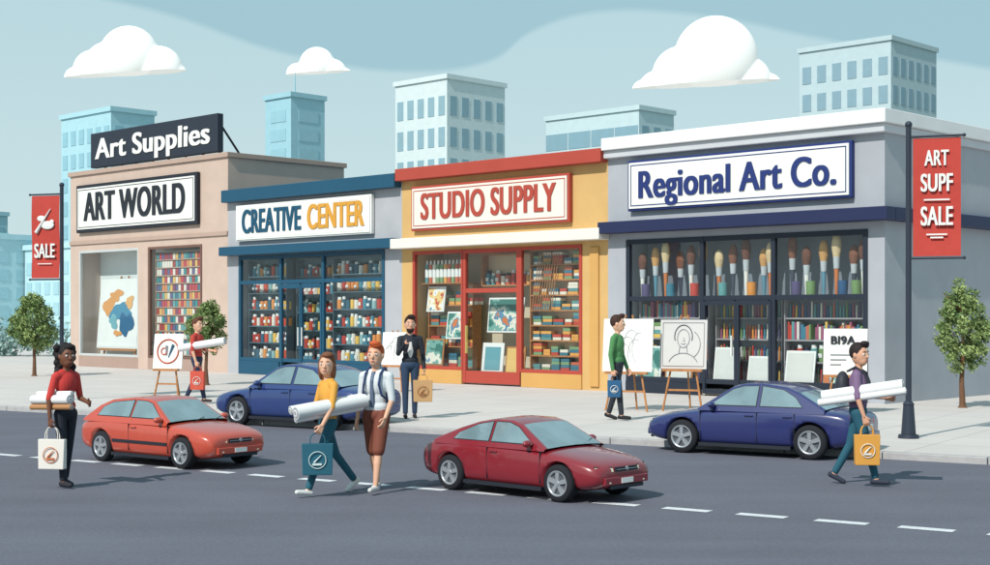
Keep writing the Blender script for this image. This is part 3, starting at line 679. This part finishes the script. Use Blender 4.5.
def bag(P,rz,w,h,t,m,logo,hl=.17,hm=None):
    e=empty('shopping_bag',P,rz); hm=hm or m; b=MB(); z1=-hl; z0=-hl-h
    b.hexa([(-w*.47,-t/2,z0),(w*.47,-t/2,z0),(w*.47,t/2,z0),(-w*.47,t/2,z0),(-w/2,-t*.35,z1),(w/2,-t*.35,z1),(w/2,t*.35,z1),(-w/2,t*.35,z1)],m); b.build('bag_body',e,bevel=.008)
    b=MB()
    for y in(-t*.3,t*.3):
        pts=[]
        for i in range(13):
            a=math.pi*i/12; pts.append((w*.24*math.cos(a),y*(1-math.sin(a)*.8),z1-.01+(hl+.0)*math.sin(a)**.6))
        for a,c in zip(pts[:-1],pts[1:]): b.cap(a,c,.007,.007,hm,6)
    b.build('handles',e)
    b=MB(); y=-t*.45-.012; zc=z0+h*.48; lr=w*.27
    pts=[(lr*math.cos(2*math.pi*i/20),y,zc+lr*math.sin(2*math.pi*i/20)) for i in range(21)]
    for a,c in zip(pts[:-1],pts[1:]): b.cyl(a,c,.005,.005,logo,6)
    b.box(-lr*.6,lr*.5,y-.006,y+.006,zc-.05*w/.3,zc-.03*w/.3,logo); b.cyl((-lr*.4,y,zc-lr*.3),(lr*.45,y,zc+lr*.6),.012,.004,logo,6); b.build('logo',e); return e
ROLLW=mat('paper',(240,240,240),var=.03); SPI=cm((170,172,178))
def roll(P,Q,r,extra=[]):
    P=Vector(P);Q=Vector(Q); c=(P+Q)/2; e=empty('paper_roll',c); d=(Q-P).normalized(); up=Vector((0,0,1)); sd=d.cross(up).normalized(); b=MB()
    for (ou,os,rr,col,ext) in [(0,0,r,ROLLW,0)]+extra:
        o=up*ou+sd*os; p=P-c+o-d*ext; q=Q-c+o+d*ext
        b.cyl(p,q,rr,rr,col,22); 
        for en,s in((p,-1),(q,1)):
            for f in(.85,.55,.3): b.cyl(en,en+d*s*.004*(1.2-f)*3,rr*f,rr*f,SPI if f!=.55 else col,18)
    b.build('rolled_sheets',e)
    return e
def backpack(e,B,m,strap):
    b=MB(); 
    c=B(-.19,0,.32); b.ball(c,(.095,.14,.20),m,16,12); b.ball(B(-.26,0,.25),(.05,.10,.10),m,14,10)
    for sg in(-1,1):
        pts=[B(-.12,sg*.09,.52),B(-.02,sg*.10,.575),B(.09,sg*.10,.50),B(.135,sg*.10,.38),B(.11,sg*.125,.25),B(-.08,sg*.15,.16)]
        for a,d_ in zip(pts[:-1],pts[1:]): b.cap(a,d_,.014,.014,strap,8)
    b.build('backpack',e)
ZR=RZ
sk1=(124,80,60); sk2=(236,184,154); sk3=(228,172,142)
# 1 woman at left on road
e,W_,g,hz,B=person('woman_shopper',-4.99*K,16.74*K,ZR,-38,1.60*K,dict(skin=sk1,top=(206,62,58),bottom=(38,42,54),shoe=(46,44,54),hair=(30,24,26)),
  dict(R=(.10,.04),L=(-.12,.08)),dict(R=(.0,.34,.12,.02),L=(.15,.12,1.25,-.25)),hairstyle='curly',slim=.90,yaw=-12,curls=(1.2,.6))
bag(W_(g['R']),-.15,.34,.36,.10,cm((238,232,224)),cm((214,120,70)),.16)
zz=hz+.20; roll(W_((-.42,-.19,zz-.03)),W_((.36,-.19,zz+.0)),.055,[(-.09,0,.035,cm((190,140,96)),.03),(.07,-.05,.03,ROLLW,-.03)])
# 2 man with roll at left on sidewalk
e,W_,g,hz,B=person('man_shopper',-6.77,32.7,0,-15,1.88,dict(skin=sk2,top=(196,66,58),bottom=(44,56,84),shoe=(60,50,50),hair=(96,56,40)),
  dict(R=(.28,.05),L=(-.22,.25)),dict(R=(.12,.34,.2,.02),L=(.3,.12,1.2,-.3)),hairstyle='quiff',yaw=-20,curls=(1.2,.7))
bag(W_(g['R']),-.2,.34,.42,.12,cm((206,84,66)),WHITE,.12); zz=hz+.26; roll(W_((-.3,-.2,zz-.02)),W_((.75,-.2,zz+.14)),.085)
# 3 woman of the couple
e,W_,g,hz,B=person('woman_walking',-1.86*K,16.05*K,ZR,216,1.58*K,dict(skin=sk2,top=(232,168,72),bottom=(40,100,118),shoe=(235,235,232),hair=(128,80,54)),
  dict(R=(-.38,.30),L=(.42,.06)),dict(R=(.25,.12,.9,-.2),L=(.32,.32,.25,.02)),hairstyle='long',slim=.90,yaw=46,curls=(.7,1.2))
bag(W_(g['L']),.12,.36,.36,.11,cm((38,98,118)),cm((220,235,235)),.13); zz=hz+.22; roll(W_((-.42,.19,zz+.06)),W_((.55,.19,zz-.06)),.075,[(.03,.09,.05,ROLLW,.02),(-.08,.04,.04,ROLLW,-.02)])
# 4 man of the couple
e,W_,g,hz,B=person('man_walking',-1.34*K,16.25*K,ZR,248,1.63*K,dict(skin=sk2,top=(226,232,236),bottom=(132,74,58),shoe=(226,224,222),hair=(206,96,50)),
  dict(R=(-.16,.16),L=(.26,.08)),dict(R=(.0,.14,.35,.0),L=(.05,.16,.5,-.1)),hairstyle='quiff',shins='skin',flare=1.12,yaw=8,curls=(.6,.6))
backpack(e,B,cm((48,66,112)),cm((48,66,112)))
b=MB(); tm=cm((96,112,136)); b.hexa([B(.122,-.026,.10),B(.122,.026,.10),B(.10,.026,.10),B(.10,-.026,.10),B(.136,-.018,.42),B(.136,.018,.42),B(.10,.018,.42),B(.10,-.018,.42)],tm); b.hexa([B(.136,-.018,.421),B(.136,.018,.421),B(.10,.018,.421),B(.10,-.018,.421),B(.085,-.02,.53),B(.085,.02,.53),B(.05,.02,.53),B(.05,-.02,.53)],tm); b.build('tie',e)
# 5 bearded man
e,W_,g,hz,B=person('bearded_man',-1.65,27.96,0,-82,1.93,dict(skin=sk3,top=(40,44,54),bottom=(50,70,98),shoe=(44,40,44),hair=(52,36,32),shirt=(232,230,226)),
  dict(R=(.06,.02),L=(-.04,.02)),dict(R=(.45,.15,2.05,-.45),L=(.05,.2,.25,.05)),sleeve='long',hairstyle='quiff',shirt=True,beard=True,curls=(.9,1.2))
bag(W_(g['L']),.1,.38,.42,.13,cm((204,160,112)),cm((170,110,70)),.12)
b=MB(); p=g['R']+Vector((.03,.0,.03)); b.box(p.x-.02,p.x+.02,p.y-.05,p.y+.05,p.z-.06,p.z+.06,cm((60,60,70))); b.build('phone',e,bevel=.008)
# 6 man in green
e,W_,g,hz,B=person('man_walking',2.32,27.4,0,-25,1.93,dict(skin=sk2,top=(84,142,88),bottom=(46,50,60),shoe=(36,34,40),hair=(66,42,34)),
  dict(R=(.16,.05),L=(-.14,.16)),dict(R=(-.12,.18,.3,.05),L=(.08,.1,.3,0)),sleeve='long',hairstyle='quiff',yaw=10,curls=(1.2,.6))
bag(W_(g['R']),-.1,.26,.32,.1,cm((40,92,134)),WHITE,.1)
# 7 man at right on the road
e,W_,g,hz,B=person('man_shopper',4.27*K,16.94*K,ZR,-20,1.63*K,dict(skin=sk3,top=(130,104,138),bottom=(42,96,116),shoe=(52,58,74),hair=(44,32,34)),
  dict(R=(.30,.06),L=(-.24,.26)),dict(R=(.08,.34,.25,.02),L=(.3,.1,1.2,-.2)),hairstyle='quiff',yaw=-30,curls=(1.2,.7))
backpack(e,B,cm((52,54,64)),cm((52,54,64)))
bag(W_(g['R']),-.05,.31,.37,.11,cm((224,160,72)),WHITE,.13); zz=hz+.30; roll(W_((-.42,-.2,zz-.10)),W_((.56,-.2,zz+.06)),.075,[(.02,-.09,.05,ROLLW,.0),(-.07,.04,.045,ROLLW,.04)])
# ---------------------------------------------------------------- clouds
CL=mat('cloud_mat',(250,250,248),k=.82,var=.01,rough=1,spec=0,emit=.38)  # faint self-glow added to whiten the grey, shaded cloud bottoms
def cloud(X,Y,Z,balls,s):
    b=MB()
    for (x,z,r) in balls: b.ball((x*s,0,z*s),(r*s,r*s*.6,r*s),CL,40,24)
    o=b.build('cloud'); r=o.modifiers.new('r','REMESH'); r.mode='VOXEL'; r.voxel_size=.22
    r2=o.modifiers.new('s','SMOOTH'); r2.factor=.5; r2.iterations=14
    me=evalmesh(o); o.modifiers.clear(); o.data=me
    bm=bmesh.new(); bm.from_mesh(me)
    rr=bmesh.ops.bisect_plane(bm,geom=bm.verts[:]+bm.edges[:]+bm.faces[:],plane_co=(0,0,0),plane_no=(0.06,0,-1),clear_outer=True)
    bm.to_mesh(me); bm.free()
    for p in me.polygons: p.use_smooth=True
    me.materials.clear(); me.materials.append(CL); o.location=(X,Y,Z)
q=300/1440.
def pc(px,py): return ((px-495)*q,2+(315-py)*q)
x,z=pc(127,74); cloud(x,300,z,[(2,18,30),(-34,4,20),(-52,-4,11),(-20,10,22),(32,4,24),(48,-2,13)],q)
x,z=pc(317,73); cloud(x,300,z,[(0,8,18),(-20,-1,11),(16,0,14),(28,-3,8)],q)
x,z=pc(712,84); cloud(x,300,z,[(4,26,42),(-30,8,30),(-56,-4,17),(-70,-6,10),(34,2,26),(56,-4,15)],q)
# ---------------------------------------------------------------- sun, sky
SV=Vector((-.45,-.62,.70)).normalized()
sun=D.lights.new('sun','SUN'); sun.energy=4.0; sun.angle=math.radians(.6); sun.color=(1,.955,.89)
so=D.objects.new('sun',sun); sc.collection.objects.link(so); so.rotation_euler=(-SV).to_track_quat('-Z','Y').to_euler(); so.location=(-20,-20,40)
w=D.worlds.new('World'); sc.world=w; w.use_nodes=True; nt=w.node_tree; bg=nt.nodes['Background']; bg.inputs[1].default_value=.1
sky=nt.nodes.new('ShaderNodeTexSky'); sky.sky_type='NISHITA'; sky.sun_disc=False; sky.sun_elevation=math.asin(SV.z); sky.sun_rotation=math.atan2(SV.x,SV.y); sky.air_density=1; sky.dust_density=1.5
tc=nt.nodes.new('ShaderNodeTexCoord'); sp=nt.nodes.new('ShaderNodeSeparateXYZ'); nt.links.new(tc.outputs['Generated'],sp.inputs[0])
def math_(op,a,b=None):
    n=nt.nodes.new('ShaderNodeMath'); n.operation=op
    for i,v in enumerate((a,b)):
        if v is None: continue
        if isinstance(v,(int,float)): n.inputs[i].default_value=v
        else: nt.links.new(v,n.inputs[i])
    return n.outputs[0]
az=math_('ARCTAN2',sp.outputs[0],sp.outputs[1])
azn=math_('ADD',math_('DIVIDE',az,.68),.5)
fc=nt.nodes.new('ShaderNodeFloatCurve'); nt.links.new(azn,fc.inputs[1])
cu=fc.mapping.curves[0]
pts=[(0,.86),(.15,.81),(.3,.70),(.41,.665),(.49,.69),(.54,.775),(.60,.82),(.70,.81),(.82,.74),(1,.63)]
while len(cu.points)<len(pts): cu.points.new(.5,.5)
for p,(x_,y_) in zip(cu.points,pts): p.location=(x_,y_)
fc.mapping.update()
el=math_('DIVIDE',sp.outputs[2],.25)
mr=nt.nodes.new('ShaderNodeMapRange'); mr.interpolation_type='SMOOTHSTEP'; nt.links.new(math_('SUBTRACT',el,fc.outputs[0]),mr.inputs[0]); mr.inputs[1].default_value=-.012; mr.inputs[2].default_value=.012
rm=nt.nodes.new('ShaderNodeValToRGB'); nt.links.new(el,rm.inputs[0])
def L3(c,k=1): return [lin(v)*k for v in c]+[1]
rm.color_ramp.elements[0].color=L3((210,231,234)); rm.color_ramp.elements[1].color=L3((186,219,226))
mixc=nt.nodes.new('ShaderNodeMix'); mixc.data_type='RGBA'; nt.links.new(mr.outputs[0],mixc.inputs[0]); nt.links.new(rm.outputs[0],mixc.inputs[6]); mixc.inputs[7].default_value=L3((166,204,214))
sc10=nt.nodes.new('ShaderNodeVectorMath'); sc10.operation='SCALE'; sc10.inputs['Scale'].default_value=10.0; nt.links.new(mixc.outputs[2],sc10.inputs[0])
mix2=nt.nodes.new('ShaderNodeMix'); mix2.data_type='RGBA'; mix2.inputs[0].default_value=.9; nt.links.new(sky.outputs[0],mix2.inputs[6]); nt.links.new(sc10.outputs[0],mix2.inputs[7]); nt.links.new(mix2.outputs[2],bg.inputs[0])
# ---------------------------------------------------------------- camera
c=D.cameras.new('camera'); co=D.objects.new('camera',c); sc.collection.objects.link(co); sc.camera=co
co.location=(0,0,2); co.rotation_euler=(math.pi/2,0,0); c.sensor_width=36; c.lens=1440/990*36; c.shift_y=(315-282.5)/990; c.clip_end=4000; c.clip_start=.1
